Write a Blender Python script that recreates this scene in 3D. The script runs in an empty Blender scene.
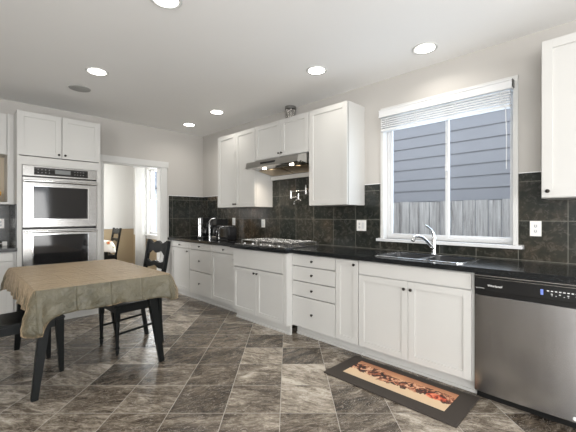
import bpy, bmesh, math, random
from mathutils import Vector, Matrix, noise
random.seed(7)
PI = math.pi
S = bpy.context.scene
C = S.collection

# ------------------------------------------------------------------ camera
cam = bpy.data.objects.new('camera', bpy.data.cameras.new('camera'))
C.objects.link(cam)
cam.location = (0, 0, 1.25)
cam.rotation_euler = (PI/2, 0, -PI/4)
cam.data.sensor_width = 36
cam.data.lens = 338/576*36
cam.data.clip_start = 0.05
cam.data.clip_end = 200
S.camera = cam

# ------------------------------------------------------------------ world, lights, exposure
w = bpy.data.worlds.new('sky'); S.world = w; w.use_nodes = True
bg = w.node_tree.nodes['Background']
bg.inputs[0].default_value = (0.88, 0.93, 1.0, 1)
bg.inputs[1].default_value = 2.3
S.view_settings.view_transform = 'Standard'
S.view_settings.look = 'None'
S.view_settings.exposure = 0.25
S.view_settings.gamma = 1
S.view_settings.use_curve_mapping = False

def area(name, loc, rot, sx, sy, power, col):
    l = bpy.data.lights.new(name, 'AREA'); l.shape = 'RECTANGLE'
    l.size = sx; l.size_y = sy;  l.energy = power; l.color = col
    o = bpy.data.objects.new(name, l); C.objects.link(o)
    o.location = loc; o.rotation_euler = rot
    return o
# added fill at unseen glazed openings behind and left, tilted up to the ceiling
area('fill_rear', (0.1, -3.02, 1.2), (PI/2+.55, 0, 0), 4.0, 1.9, 150, (1.0, 0.985, 0.96))
area('fill_left', (-3.02, -1.35, 1.35), (PI/2+.6, 0, -PI/2-.0), 2.5, 1.7, 190, (1.0, 0.985, 0.96))
# daylight in the two windows of the right hand wall
area('daylight_sink_window', (3.42, 1.2, 1.7), (PI/2, 0, PI/2), 1.1, 1.2, 12, (0.75, 0.86, 1.0))
area('daylight_dining_window', (3.40, 7.3, 1.6), (PI/2, 0, PI/2), 1.5, 1.5, 85, (1.0, 0.985, 0.96))
area('dining_side_light', (-0.35, 7.0, 1.4), (PI/2, 0, -PI/2), 1.8, 1.8, 52, (1.0, 0.97, 0.93))  # area light at an unseen opening in the dining left wall

# ------------------------------------------------------------------ node helpers
def mat(name, col=(0.8, 0.8, 0.8), rough=0.5, metal=0.0, spec=0.5, coat=0.0, sheen=0.0, emit=None, estr=0.0):
    m = bpy.data.materials.new(name); m.use_nodes = True
    b = m.node_tree.nodes['Principled BSDF']
    b.inputs['Base Color'].default_value = (*col, 1)
    b.inputs['Roughness'].default_value = rough
    b.inputs['Metallic'].default_value = metal
    b.inputs['Specular IOR Level'].default_value = spec
    b.inputs['Coat Weight'].default_value = coat
    b.inputs['Sheen Weight'].default_value = sheen
    if emit:
        b.inputs['Emission Color'].default_value = (*emit, 1)
        b.inputs['Emission Strength'].default_value = estr
    return m
class N:
    def __init__(s, m):
        s.m = m; s.t = m.node_tree; s.b = s.t.nodes['Principled BSDF']
    def n(s, typ, **kw):
        x = s.t.nodes.new(typ)
        for k, v in kw.items(): setattr(x, k, v)
        return x
    def l(s, a, b): s.t.links.new(a, b)
    def pos(s): return s.n('ShaderNodeNewGeometry').outputs['Position']
    def obj(s): return s.n('ShaderNodeTexCoord').outputs['Object']
    def math(s, op, a, b=None, c=None):
        x = s.n('ShaderNodeMath', operation=op)
        for i, v in enumerate((a, b, c)):
            if v is None: continue
            if isinstance(v, (int, float)): x.inputs[i].default_value = v
            else: s.l(v, x.inputs[i])
        return x.outputs[0]
    def noise(s, vec, scale, detail=3, rough=0.5, dist=0.0):
        x = s.n('ShaderNodeTexNoise'); x.inputs['Scale'].default_value = scale
        x.inputs['Detail'].default_value = detail; x.inputs['Roughness'].default_value = rough
        x.inputs['Distortion'].default_value = dist
        s.l(vec, x.inputs['Vector']); return x.outputs['Fac']
    def ramp(s, fac, stops):
        x = s.n('ShaderNodeValToRGB'); r = x.color_ramp
        while len(r.elements) < len(stops): r.elements.new(0.5)
        for e, (p, c) in zip(r.elements, stops):
            e.position = p; e.color = (*c, 1) if len(c) == 3 else c
        s.l(fac, x.inputs['Fac']); return x.outputs['Color']
    def mix(s, f, a, b, blend='MIX'):
        x = s.n('ShaderNodeMix', data_type='RGBA', blend_type=blend)
        for i, v in ((0, f), (6, a), (7, b)):
            if isinstance(v, (int, float)): x.inputs[i].default_value = v
            elif isinstance(v, tuple): x.inputs[i].default_value = (*v, 1)
            else: s.l(v, x.inputs[i])
        return x.outputs[2]
    def bump(s, h, strength=0.2, dist=0.01):
        x = s.n('ShaderNodeBump'); x.inputs['Strength'].default_value = strength
        x.inputs['Distance'].default_value = dist
        s.l(h, x.inputs['Height']); s.l(x.outputs[0], s.b.inputs['Normal'])
    def mapping(s, vec, scale=(1, 1, 1), rot=(0, 0, 0), loc=(0, 0, 0)):
        x = s.n('ShaderNodeMapping')
        x.inputs['Scale'].default_value = scale; x.inputs['Rotation'].default_value = rot
        x.inputs['Location'].default_value = loc
        s.l(vec, x.inputs['Vector']); return x.outputs[0]
    def combine(s, a, b, c):
        x = s.n('ShaderNodeCombineXYZ')
        for i, v in enumerate((a, b, c)):
            if isinstance(v, (int, float)): x.inputs[i].default_value = v
            else: s.l(v, x.inputs[i])
        return x.outputs[0]
    def sep(s, v):
        x = s.n('ShaderNodeSeparateXYZ'); s.l(v, x.inputs[0]); return x.outputs

def paint(name, col, rough=0.6, bump=0.03):
    m = mat(name, col, rough); g = N(m)
    f = g.noise(g.pos(), 160, 2)
    g.bump(f, bump, 0.002)
    v = g.noise(g.pos(), 1.3, 2)
    g.l(g.mix(v, tuple(c*0.97 for c in col), tuple(min(1, c*1.03) for c in col)), g.b.inputs['Base Color'])
    return m

M = {}
M['cab'] = paint('cabinet_paint', (0.53, 0.525, 0.505), 0.38, 0.01)
M['wall'] = paint('wall_paint', (0.475, 0.457, 0.430), 0.75)
M['dining_wall'] = paint('dining_wall_paint', (0.62, 0.61, 0.585), 0.75)
M['tan'] = paint('tan_paint', (0.36, 0.28, 0.175), 0.7)
M['ceiling'] = paint('ceiling_paint', (0.86, 0.855, 0.84), 0.85)
M['trim'] = paint('trim_paint', (0.60, 0.60, 0.585), 0.4, 0.01)
M['vinyl'] = mat('white_vinyl', (0.64, 0.645, 0.65), 0.35)
M['plastic'] = mat('white_plastic', (0.80, 0.79, 0.76), 0.35)
M['knob'] = mat('dark_bronze', (0.03, 0.026, 0.022), 0.3, 0.8)
M['chrome'] = mat('chrome', (0.75, 0.76, 0.77), 0.12, 1.0)
M['black_glass'] = mat('black_glass', (0.012, 0.012, 0.013), 0.06, 0.0, 0.6)
M['black_plastic'] = mat('black_plastic', (0.010, 0.010, 0.010), 0.3, 0, 0.3)
M['iron'] = mat('cast_iron', (0.03, 0.03, 0.03), 0.45)
M['gap'] = mat('shadow_gap', (0.05, 0.048, 0.045), 0.8)
M['lamp'] = mat('lamp_lens', (0.9, 0.9, 0.88), 0.4, emit=(1, 0.97, 0.9), estr=6)
M['hood_lamp'] = mat('hood_lamp_lens', (0.9, 0.9, 0.88), 0.4, emit=(1, 0.93, 0.8), estr=9)
M['mark'] = mat('white_marking', (0.8, 0.8, 0.8), 0.5)
M['blue_mark'] = mat('blue_marking', (0.15, 0.22, 0.6), 0.5)
M['gold'] = mat('golden_glaze', (0.62, 0.33, 0.06), 0.25, 0.5)
M['speaker'] = paint('speaker_mesh', (0.40, 0.40, 0.385), 0.7, 0.4)
M['sheer'] = mat('sheer_fabric', (0.86, 0.87, 0.86), 0.8)
M['display'] = mat('grey_display', (0.18, 0.19, 0.19), 0.15)
M['sill'] = M['vinyl']

def steel(name, axis_scale, rough=0.24, col=(0.36, 0.355, 0.345), var=.12):
    m = mat(name, col, rough, 1.0); g = N(m)
    v = g.mapping(g.pos(), axis_scale)
    f = g.noise(v, 1, 4, 0.6)
    g.l(g.mix(f, tuple(c*(1-var) for c in col), tuple(c*(1+var) for c in col)), g.b.inputs['Base Color'])
    g.l(g.math('MULTIPLY_ADD', f, var, rough-var/2), g.b.inputs['Roughness'])
    g.bump(f, 0.03, 0.002)
    return m
M['steel_h'] = steel('brushed_steel', (4, 4, 300))
M['steel_v'] = steel('brushed_steel_upright', (30, 30, 2), 0.26, (0.40, 0.40, 0.405), .05)
M['hood'] = steel('hood_steel', (3, 3, 200), 0.16, (0.50, 0.49, 0.47))

def granite():
    m = mat('black_granite', (0.012, 0.013, 0.014), 0.14, 0, 0.4); g = N(m)
    f = g.noise(g.pos(), 180, 4, 0.7)
    g.l(g.ramp(f, [(0.0, (0.004, 0.005, 0.006)), (0.60, (0.009, 0.010, 0.011)), (0.68, (0.10, 0.11, 0.115)), (1, (0.16, 0.17, 0.18))]), g.b.inputs['Base Color'])
    h = g.noise(g.pos(), 60, 3)
    g.l(g.math('MULTIPLY_ADD', h, 0.12, 0.10), g.b.inputs['Roughness'])
    return m
M['granite'] = granite()

def floor_mat():
    m = mat('slate_floor_tile', (0.2, 0.18, 0.16), 0.3); g = N(m)
    T = 0.355; s = 0.70711
    x, y, z = g.sep(g.pos())
    a = g.math('DIVIDE', g.math('SUBTRACT', g.math('MULTIPLY', g.math('ADD', x, y), s), 2.143), T)
    b = g.math('DIVIDE', g.math('ADD', g.math('MULTIPLY', g.math('SUBTRACT', x, y), s), 0.05), T)
    fa = g.math('FRACT', a); fb = g.math('FRACT', b)
    ia = g.math('FLOOR', a); ib = g.math('FLOOR', b)
    wn = g.n('ShaderNodeTexWhiteNoise', noise_dimensions='2D')
    g.l(g.combine(ia, ib, 0), wn.inputs['Vector'])
    rnd = wn.outputs['Value']; rc = wn.outputs['Color']
    def edge(f): return g.math('MINIMUM', f, g.math('SUBTRACT', 1, f))
    e = g.math('MINIMUM', edge(fa), edge(fb))
    grout = g.math('LESS_THAN', e, 0.0068)
    off = g.n('ShaderNodeVectorMath', operation='SCALE'); g.l(rc, off.inputs[0]); off.inputs['Scale'].default_value = 30
    add = g.n('ShaderNodeVectorMath', operation='ADD'); g.l(g.pos(), add.inputs[0]); g.l(off.outputs[0], add.inputs[1])
    rot = g.n('ShaderNodeVectorRotate', rotation_type='Z_AXIS'); g.l(add.outputs[0], rot.inputs['Vector'])
    g.l(g.math('MULTIPLY_ADD', rnd, 1.2, 0.1), rot.inputs['Angle'])
    st = g.mapping(rot.outputs[0], (1.0, 2.6, 1.0))
    n1 = g.noise(st, 2.6, 8, 0.62, 1.3)
    n2 = g.noise(st, 9, 8, 0.70, 1.8)
    n3 = g.noise(add.outputs[0], 70, 4, 0.7)
    f = g.math('ADD', g.math('MULTIPLY', n1, 0.55), g.math('MULTIPLY', n2, 0.45))
    f = g.math('ADD', f, g.math('MULTIPLY_ADD', rnd, 0.17, -0.085))
    f = g.math('ADD', f, g.math('MULTIPLY_ADD', n3, 0.12, -0.06))
    c = g.ramp(f, [(0.30, (0.018, 0.013, 0.009)), (0.42, (0.068, 0.053, 0.039)), (0.50, (0.145, 0.118, 0.090)),
                   (0.575, (0.30, 0.258, 0.208)), (0.67, (0.56, 0.505, 0.43))])
    # fine pale veins
    vn = g.noise(st, 6.0, 6, 0.6, 2.2)
    vein = g.math('LESS_THAN', g.math('ABSOLUTE', g.math('SUBTRACT', vn, 0.5)), 0.007)
    c = g.mix(g.math('MULTIPLY', vein, 0.55), c, (0.55, 0.50, 0.44))
    c = g.mix(g.math('MULTIPLY', rc, 0.0), c, c)
    c = g.mix(g.math('MULTIPLY', grout, 0.85), c, (0.36, 0.33, 0.29))
    g.l(c, g.b.inputs['Base Color'])
    r = g.math('ADD', g.math('MULTIPLY_ADD', n2, 0.30, 0.06), g.math('MULTIPLY', grout, 0.3))
    g.l(r, g.b.inputs['Roughness'])
    h = g.math('SUBTRACT', g.math('MULTIPLY', f, 0.8), g.math('MULTIPLY', grout, 0.5))
    g.bump(h, 0.5, 0.006)
    return m
M['floor'] = floor_mat()

def splash_mat():
    m = mat('slate_wall_tile', (0.06, 0.06, 0.055), 0.3, 0, 0.35); g = N(m)
    x, y, z = g.sep(g.pos())
    # tile rows in height, columns along y on the right wall and along x on the back wall
    nx = g.math('ABSOLUTE', g.sep(g.n('ShaderNodeNewGeometry').outputs['Normal'])[0])
    onright = g.math('GREATER_THAN', nx, 0.5)
    ca = g.math('DIVIDE', g.math('SUBTRACT', y, 2.41), 0.302)
    cb = g.math('DIVIDE', g.math('SUBTRACT', x, 2.593), 0.315)
    mixv = g.n('ShaderNodeMix', data_type='FLOAT'); g.l(onright, mixv.inputs[0]); g.l(cb, mixv.inputs[2]); g.l(ca, mixv.inputs[3])
    u = mixv.outputs[0]
    v = g.math('DIVIDE', g.math('SUBTRACT', z, 0.907), 0.305)
    fu = g.math('FRACT', u); fv = g.math('FRACT', v)
    def edge(f): return g.math('MINIMUM', f, g.math('SUBTRACT', 1, f))
    e = g.math('MINIMUM', edge(fu), edge(fv))
    grout = g.math('LESS_THAN', e, 0.010)
    wn = g.n('ShaderNodeTexWhiteNoise', noise_dimensions='2D')
    g.l(g.combine(g.math('FLOOR', u), g.math('FLOOR', v), 0), wn.inputs['Vector'])
    rnd = wn.outputs['Value']
    n1 = g.noise(g.pos(), 5, 6, 0.65, 0.8); n2 = g.noise(g.pos(), 20, 6, 0.7, 0.6)
    f = g.math('ADD', g.math('MULTIPLY', n1, 0.5), g.math('MULTIPLY', n2, 0.5))
    f = g.math('ADD', f, g.math('MULTIPLY_ADD', rnd, 0.12, -0.06))
    c = g.ramp(f, [(0.28, (0.008, 0.010, 0.009)), (0.46, (0.018, 0.021, 0.018)), (0.58, (0.038, 0.036, 0.029)), (0.74, (0.085, 0.074, 0.060))])
    big = g.noise(g.mapping(g.pos(), loc=(0.4, 0.35, 0.2)), 0.75, 1, 0.4)
    c = g.mix(g.ramp(g.math('ADD', big, g.math('MULTIPLY_ADD', rnd, 0.1, -0.05)), [(0.47, (0, 0, 0)), (0.62, (1, 1, 1))]), c, g.mix(1.0, c, (2.3, 1.75, 1.4), 'MULTIPLY'))
    c = g.mix(g.math('MULTIPLY', grout, 0.85), c, (0.15, 0.145, 0.125))
    g.l(c, g.b.inputs['Base Color'])
    g.l(g.math('MULTIPLY_ADD', n2, 0.35, 0.08), g.b.inputs['Roughness'])
    g.bump(g.math('SUBTRACT', f, g.math('MULTIPLY', grout, 0.4)), 0.25, 0.004)
    return m
M['splash'] = splash_mat()

def wood_black():
    m = mat('black_painted_wood', (0.006, 0.007, 0.007), 0.35, 0, 0.16); g = N(m)
    f = g.noise(g.mapping(g.obj(), (6, 6, 6)), 6, 3)
    g.l(g.math('MULTIPLY_ADD', f, 0.15, 0.25), g.b.inputs['Roughness'])
    return m
M['black_wood'] = wood_black()

def cloth_mat():
    m = mat('satin_tablecloth', (0.25, 0.22, 0.16), 0.40, 0, 0.5, sheen=0.62); g = N(m)
    g.b.inputs['Sheen Tint'].default_value = (1.0, 0.72, 0.45, 1); g.b.inputs['Sheen Roughness'].default_value = 0.35
    p = g.pos()
    n1 = g.noise(p, 5, 4, 0.6, 0.8); n2 = g.noise(p, 26, 4, 0.6, 1.0)
    g.l(g.ramp(n1, [(0.3, (0.060, 0.056, 0.036)), (0.7, (0.118, 0.106, 0.070))]), g.b.inputs['Base Color'])
    x, y, z = g.sep(p)
    cr = g.math('MINIMUM', g.math('PINGPONG', g.math('ADD', x, 0.05), 0.11), g.math('PINGPONG', g.math('ADD', y, 0.03), 0.13))
    crease = g.math('SUBTRACT', 1, g.math('MINIMUM', g.math('DIVIDE', cr, 0.008), 1))
    g.bump(g.math('ADD', g.math('MULTIPLY', n2, 1.0), g.math('MULTIPLY', crease, 0.32)), 0.75, 0.022)
    return m
M['cloth'] = cloth_mat()

def floral_mat():
    m = mat('floral_cloth', (0.8, 0.78, 0.74), 0.7); g = N(m)
    v = g.n('ShaderNodeTexVoronoi'); v.inputs['Scale'].default_value = 9
    g.l(g.pos(), v.inputs['Vector'])
    f = g.noise(g.pos(), 22, 3, 0.6, 1)
    d = g.math('ADD', v.outputs['Distance'], g.math('MULTIPLY_ADD', f, 0.5, -0.25))
    g.l(g.ramp(d, [(0.12, (0.65, 0.06, 0.03)), (0.2, (0.75, 0.28, 0.10)), (0.30, (0.50, 0.52, 0.30)), (0.36, (0.82, 0.79, 0.74))]), g.b.inputs['Base Color'])
    return m
M['floral'] = floral_mat()

def foil_mat():
    m = mat('foil', (0.62, 0.60, 0.57), 0.22, 1.0); g = N(m)
    f = g.noise(g.pos(), 38, 3, 0.7, 1.0)
    g.bump(f, 1.0, 0.03)
    return m
M['foil'] = foil_mat()

def picture_mat():
    m = mat('printed_rubber_picture', (0.7, 0.5, 0.3), 0.55); g = N(m)
    o = g.obj(); x, y, z = g.sep(o)          # local: x across (0..0.25), y along (0..0.76)
    L = g.math('DIVIDE', y, 0.78); W = g.math('DIVIDE', x, 0.27)   # L=0 right end, W=0 near edge
    n = g.noise(o, 9, 4, 0.6, 0.6); n2 = g.noise(o, 19, 4, 0.6, 1.2); n3 = g.noise(g.mapping(o, (1, 1, 1), loc=(5, 3, 0)), 16, 4, 0.6, 1.0)
    base = g.ramp(g.math('ADD', g.math('MULTIPLY', W, 0.75), g.math('MULTIPLY', n, 0.3)),
                  [(0.1, (0.62, 0.47, 0.31)), (0.45, (0.72, 0.52, 0.33)), (0.72, (0.55, 0.27, 0.14)), (0.98, (0.30, 0.11, 0.06))])
    cen = g.math('MULTIPLY_ADD', g.math('SINE', g.math('MULTIPLY', L, 8.0)), 0.05, 0.55)
    dist = g.math('ABSOLUTE', g.math('SUBTRACT', W, cen))
    band = g.math('ADD', dist, g.math('MULTIPLY_ADD', n3, 0.55, -0.27))
    inb = g.math('LESS_THAN', band, 0.22)
    fig = g.ramp(n2, [(0.38, (0.015, 0.008, 0.006)), (0.47, (0.08, 0.025, 0.015)), (0.53, (0.42, 0.13, 0.06)), (0.60, (0.75, 0.47, 0.30))])
    c = g.mix(inb, base, fig)
    # red claw like shape near the right end
    dl = g.math('DIVIDE', g.math('SUBTRACT', L, 0.13), 0.10); dw = g.math('DIVIDE', g.math('SUBTRACT', W, 0.50), 0.15)
    rr = g.math('ADD', g.math('ADD', g.math('MULTIPLY', dl, dl), g.math('MULTIPLY', dw, dw)), g.math('MULTIPLY_ADD', n3, 1.4, -0.7))
    c = g.mix(g.math('LESS_THAN', rr, 0.9), c, g.ramp(n2, [(0.42, (0.12, 0.02, 0.01)), (0.5, (0.62, 0.08, 0.03)), (0.65, (0.85, 0.35, 0.2))]))
    g.l(c, g.b.inputs['Base Color'])
    return m
M['picture'] = picture_mat()
def mat_border():
    m = mat('dark_rubber_mat', (0.046, 0.038, 0.032), 0.65, 0, 0.3); g = N(m)
    g.bump(g.noise(g.pos(), 240, 2), 0.3, 0.002); return m
M['mat'] = mat_border()

def wood_grey():
    m = mat('weathered_fence_wood', (0.4, 0.4, 0.4), 0.85); g = N(m)
    x, y, z = g.sep(g.pos())
    wn = g.n('ShaderNodeTexWhiteNoise', noise_dimensions='1D'); g.l(g.math('FLOOR', g.math('DIVIDE', y, 0.145)), wn.inputs['W'])
    p = g.combine(g.math('MULTIPLY', x, 4), g.math('MULTIPLY', y, 16), g.math('ADD', z, g.math('MULTIPLY', wn.outputs[0], 9)))
    f = g.noise(p, 2.2, 5, 0.65, 0.8)
    f = g.math('ADD', f, g.math('MULTIPLY_ADD', wn.outputs[0], 0.14, -0.07))
    g.l(g.ramp(f, [(0.25, (0.20, 0.185, 0.175)), (0.5, (0.47, 0.45, 0.44)), (0.75, (0.68, 0.66, 0.64))]), g.b.inputs['Base Color'])
    return m
M['fence'] = wood_grey()
M['siding'] = paint('blue_grey_siding', (0.31, 0.312, 0.335), 0.7, 0.1)
M['siding_pale'] = paint('pale_siding', (0.66, 0.70, 0.76), 0.7, 0.1)
M['roof'] = paint('dark_roof', (0.16, 0.18, 0.22), 0.8, 0.2)
M['ground'] = paint('outdoor_gravel', (0.35, 0.34, 0.31), 0.9, 0.4)

def glass_mat():
    m = bpy.data.materials.new('window_glass'); m.use_nodes = True; t = m.node_tree
    for n in list(t.nodes): t.nodes.remove(n)
    o = t.nodes.new('ShaderNodeOutputMaterial'); mx = t.nodes.new('ShaderNodeMixShader')
    tr = t.nodes.new('ShaderNodeBsdfTransparent'); gl = t.nodes.new('ShaderNodeBsdfGlossy'); fr = t.nodes.new('ShaderNodeLayerWeight'); pw = t.nodes.new('ShaderNodeMath'); pw.operation = 'POWER'; pw.inputs[1].default_value = 5; ml = t.nodes.new('ShaderNodeMath'); ml.operation = 'MULTIPLY_ADD'; ml.inputs[1].default_value = .4; ml.inputs[2].default_value = .015
    gl.inputs['Roughness'].default_value = 0.0; fr.inputs[0].default_value = .5
    tr.inputs[0].default_value = (0.95, 0.97, 0.98, 1)
    t.links.new(fr.outputs[1], pw.inputs[0]); t.links.new(pw.outputs[0], ml.inputs[0]); t.links.new(ml.outputs[0], mx.inputs[0]); t.links.new(tr.outputs[0], mx.inputs[1]); t.links.new(gl.outputs[0], mx.inputs[2])
    t.links.new(mx.outputs[0], o.inputs[0]); return m
M['glass'] = glass_mat()

# ------------------------------------------------------------------ mesh helpers
ROOT = {}      # object name -> world location of its thing
def prx(F):    # face on a plane x=F looking towards -x : (along y, height, outwards)
    return lambda a, b, c: Vector((F-c, a, b))
def pry(F):    # face on a plane y=F looking towards -y : (along x, height, outwards)
    return lambda a, b, c: Vector((a, F-c, b))
def box3(bm, P, a0, a1, b0, b1, c0, c1, bev=0.0):
    vs = [bm.verts.new(P(a, b, c)) for c in (c0, c1) for b in (b0, b1) for a in (a0, a1)]
    fs = [bm.faces.new([vs[i] for i in f]) for f in ((0,1,3,2), (4,6,7,5), (0,4,5,1), (2,3,7,6), (0,2,6,4), (1,5,7,3))]
    if bev > 0:
        es = list({e for f in fs for e in f.edges})
        bmesh.ops.bevel(bm, geom=es, offset=bev, segments=2, affect='EDGES', profile=0.7)
W3 = lambda a, b, c: Vector((a, b, c))
def box(bm, x0, x1, y0, y1, z0, z1, bev=0.0):
    box3(bm, W3, x0, x1, y0, y1, z0, z1, bev)
def bar(bm, p0, p1, w0, d0, w1=None, d1=None, side=Vector((1, 0, 0)), bev=0.0):
    """tapered rectangular bar from p0 to p1"""
    p0, p1 = Vector(p0), Vector(p1); w1 = w1 or w0; d1 = d1 or d0
    ax = (p1-p0).normalized(); u = (side-ax*side.dot(ax)).normalized(); v = ax.cross(u)
    vs = [bm.verts.new(p + u*sx*ww/2 + v*sy*dd/2) for p, ww, dd in ((p0, w0, d0), (p1, w1, d1)) for sx, sy in ((-1,-1), (1,-1), (1,1), (-1,1))]
    fs = [bm.faces.new([vs[i] for i in f]) for f in ((0,3,2,1), (4,5,6,7), (0,1,5,4), (1,2,6,5), (2,3,7,6), (3,0,4,7))]
    if bev > 0:
        bmesh.ops.bevel(bm, geom=list({e for f in fs for e in f.edges}), offset=bev, segments=2, affect='EDGES')
def tube(bm, pts, radii, seg=12, cap=True):
    pts = [Vector(p) for p in pts]
    if isinstance(radii, (int, float)): radii = [radii]*len(pts)
    rings = []; up = None
    for i, p in enumerate(pts):
        a = pts[min(i+1, len(pts)-1)] - pts[max(i-1, 0)]
        a.normalize()
        if up is None:
            up = Vector((0, 0, 1)) if abs(a.z) < 0.9 else Vector((1, 0, 0))
        u = (up - a*up.dot(a)).normalized(); v = a.cross(u); up = u
        rings.append([bm.verts.new(p + (u*math.cos(2*PI*k/seg) + v*math.sin(2*PI*k/seg))*radii[i]) for k in range(seg)])
    for r0, r1 in zip(rings, rings[1:]):
        for k in range(seg):
            bm.faces.new((r0[k], r0[(k+1) % seg], r1[(k+1) % seg], r1[k]))
    if cap:
        bm.faces.new(rings[0]); bm.faces.new(rings[-1])
def lathe(bm, prof, centre, seg=24, axis='z', cap=True):
    c = Vector(centre); rings = []
    for r, h in prof:
        ring = []
        for k in range(seg):
            a = 2*PI*k/seg; p = (r*math.cos(a), r*math.sin(a), h)
            if axis == 'x': p = (-h, p[0], p[1])
            elif axis == 'y': p = (p[0], -h, p[1])
            ring.append(bm.verts.new(c+Vector(p)))
        rings.append(ring)
    for r0, r1 in zip(rings, rings[1:]):
        for k in range(seg):
            bm.faces.new((r0[k], r0[(k+1) % seg], r1[(k+1) % seg], r1[k]))
    if cap:
        bm.faces.new(rings[0]); bm.faces.new(rings[-1])
def prism(bm, P, poly, c0, c1):
    a = [bm.verts.new(P(x, y, c0)) for x, y in poly]; b = [bm.verts.new(P(x, y, c1)) for x, y in poly]
    bm.faces.new(a); bm.faces.new(b[::-1])
    n = len(poly)
    for i in range(n): bm.faces.new((a[i], a[(i+1) % n], b[(i+1) % n], b[i]))

def thing(name, label, cat, loc=(0, 0, 0), group=None, rotz=0):
    o = bpy.data.objects.new(name, None); C.objects.link(o); o.location = loc
    o.rotation_euler = (0, 0, rotz); o.empty_display_size = 0.1
    o['label'] = label; o['category'] = cat
    if group: o['group'] = group
    ROOT[o.name] = Vector(loc)
    return o
def obj(name, bm, m, parent=None, smooth=False, world=True, label=None):
    bmesh.ops.recalc_face_normals(bm, faces=bm.faces)
    me = bpy.data.meshes.new(name)
    if world and parent is not None: bmesh.ops.translate(bm, vec=-ROOT[parent.name], verts=bm.verts)
    bm.to_mesh(me); bm.free()
    me.materials.append(m if not isinstance(m, str) else M[m])
    o = bpy.data.objects.new(name, me); C.objects.link(o)
    if parent is not None: o.parent = parent; ROOT[o.name] = ROOT[parent.name]
    if smooth:
        me.shade_smooth() if hasattr(me, 'shade_smooth') else None
        try: me.set_sharp_from_angle(angle=math.radians(35))
        except Exception: pass
    if label: o['label'] = label
    return o
def tag(o, label, cat, group=None):
    o['label'] = label; o['category'] = cat
    if group: o['group'] = group
    return o
def solo(name, bm, m, label, cat, loc, smooth=False, group=None):
    """a thing that is one mesh, its origin at loc"""
    bmesh.ops.translate(bm, vec=-Vector(loc), verts=bm.verts)
    o = obj(name, bm, m, None, smooth); o.location = loc; ROOT[o.name] = Vector(loc)
    return tag(o, label, cat, group)
def struct(name, bm, m, smooth=False):
    o = obj(name, bm, m, None, smooth); o['kind'] = 'structure'; ROOT[o.name] = Vector((0, 0, 0)); return o
def B(): return bmesh.new()

# ------------------------------------------------------------------ room shell
H = 2.655; XW = 3.17; YB = 5.30; XL = -3.0; YR = -3.0; YD = 8.5
bm = B(); box(bm, XL-.15, XW+.15, YR-.15, YD+.15, -0.1, 0.0); struct('floor', bm, 'floor')
bm = B(); box(bm, XL-.15, XW+.15, YR-.15, YD+.15, H, H+0.1); struct('ceiling', bm, 'ceiling')
def wall_x(bm, x0, x1, y0, y1, holes):
    ys = y0
    for (a, b, z0, z1) in sorted(holes):
        box(bm, x0, x1, ys, a, 0, H)
        if z0 > 0: box(bm, x0, x1, a, b, 0, z0)
        box(bm, x0, x1, a, b, z1, H); ys = b
    box(bm, x0, x1, ys, y1, 0, H)
def wall_y(bm, y0, y1, x0, x1, holes):
    xs = x0
    for (a, b, z0, z1) in sorted(holes):
        box(bm, xs, a, y0, y1, 0, H)
        if z0 > 0: box(bm, a, b, y0, y1, 0, z0)
        box(bm, a, b, y0, y1, z1, H); xs = b
    box(bm, xs, x1, y0, y1, 0, H)
KW = (0.63, 1.775, 1.02, 2.33)      # kitchen window opening
DW = (6.65, 7.65, 0.84, 2.30)       # dining window opening
bm = B(); wall_x(bm, XW, XW+.15, YR, YB, [KW]); struct('wall_right', bm, 'wall')
bm = B(); wall_x(bm, XW, XW+.15, YB+.12, YD, [DW]); struct('wall_dining_right', bm, 'dining_wall')
bm = B(); wall_y(bm, YB, YB+.12, XL, XW+.15, [(1.55, 2.40, 0, 2.03)]); struct('wall_back', bm, 'wall')
bm = B(); box(bm, -.35, XW+.15, YD, YD+.15, 0, H); struct('wall_dining_back', bm, 'dining_wall')
bm = B(); wall_x(bm, -.5, -.35, YB+.12, YD+.15, [(6.1, 7.9, .5, 2.3)]); struct('wall_dining_left', bm, 'dining_wall')
bm = B(); wall_x(bm, XL-.15, XL, YR, YB, [(-2.7, 0.0, .4, 2.3)]); struct('wall_left', bm, 'wall')
bm = B(); wall_y(bm, YR-.15, YR, XL-.15, XW+.15, [(-2.0, 2.2, 0.1, 2.25)]); struct('wall_rear', bm, 'wall')
# tan lower walls and chair rail of the room beyond
bm = B(); box(bm, -.35, XW, YD-.006, YD, 0, .945); box(bm, XW-.006, XW, YB+.12, YD-.006, 0, .80); struct('trim_wainscot', bm, 'tan')
bm = B(); box(bm, -.35, XW-.006, YD-.03, YD-.006, .945, 1.0, .006); struct('trim_chair_rail', bm, 'trim')
bm = B(); box(bm, -.35, XW-.02, YD-.024, YD-.006, 0, .10); struct('baseboard_dining', bm, 'trim')
# doorway casing
bm = B(); P = pry(YB)
box3(bm, P, 1.45, 1.55, 0, 2.03, 0, .022, .003); box3(bm, P, 2.40, 2.50, 0, 2.03, 0, .022, .003)
box3(bm, P, 1.43, 2.52, 2.03, 2.125, 0, .03, .003)
box3(bm, P, 1.55, 1.562, 0, 2.03, -.12, .002); box3(bm, P, 2.388, 2.40, 0, 2.03, -.12, .002); box3(bm, P, 1.55, 2.40, 2.018, 2.03, -.12, .002)
struct('trim_doorway', bm, 'trim')
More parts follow.
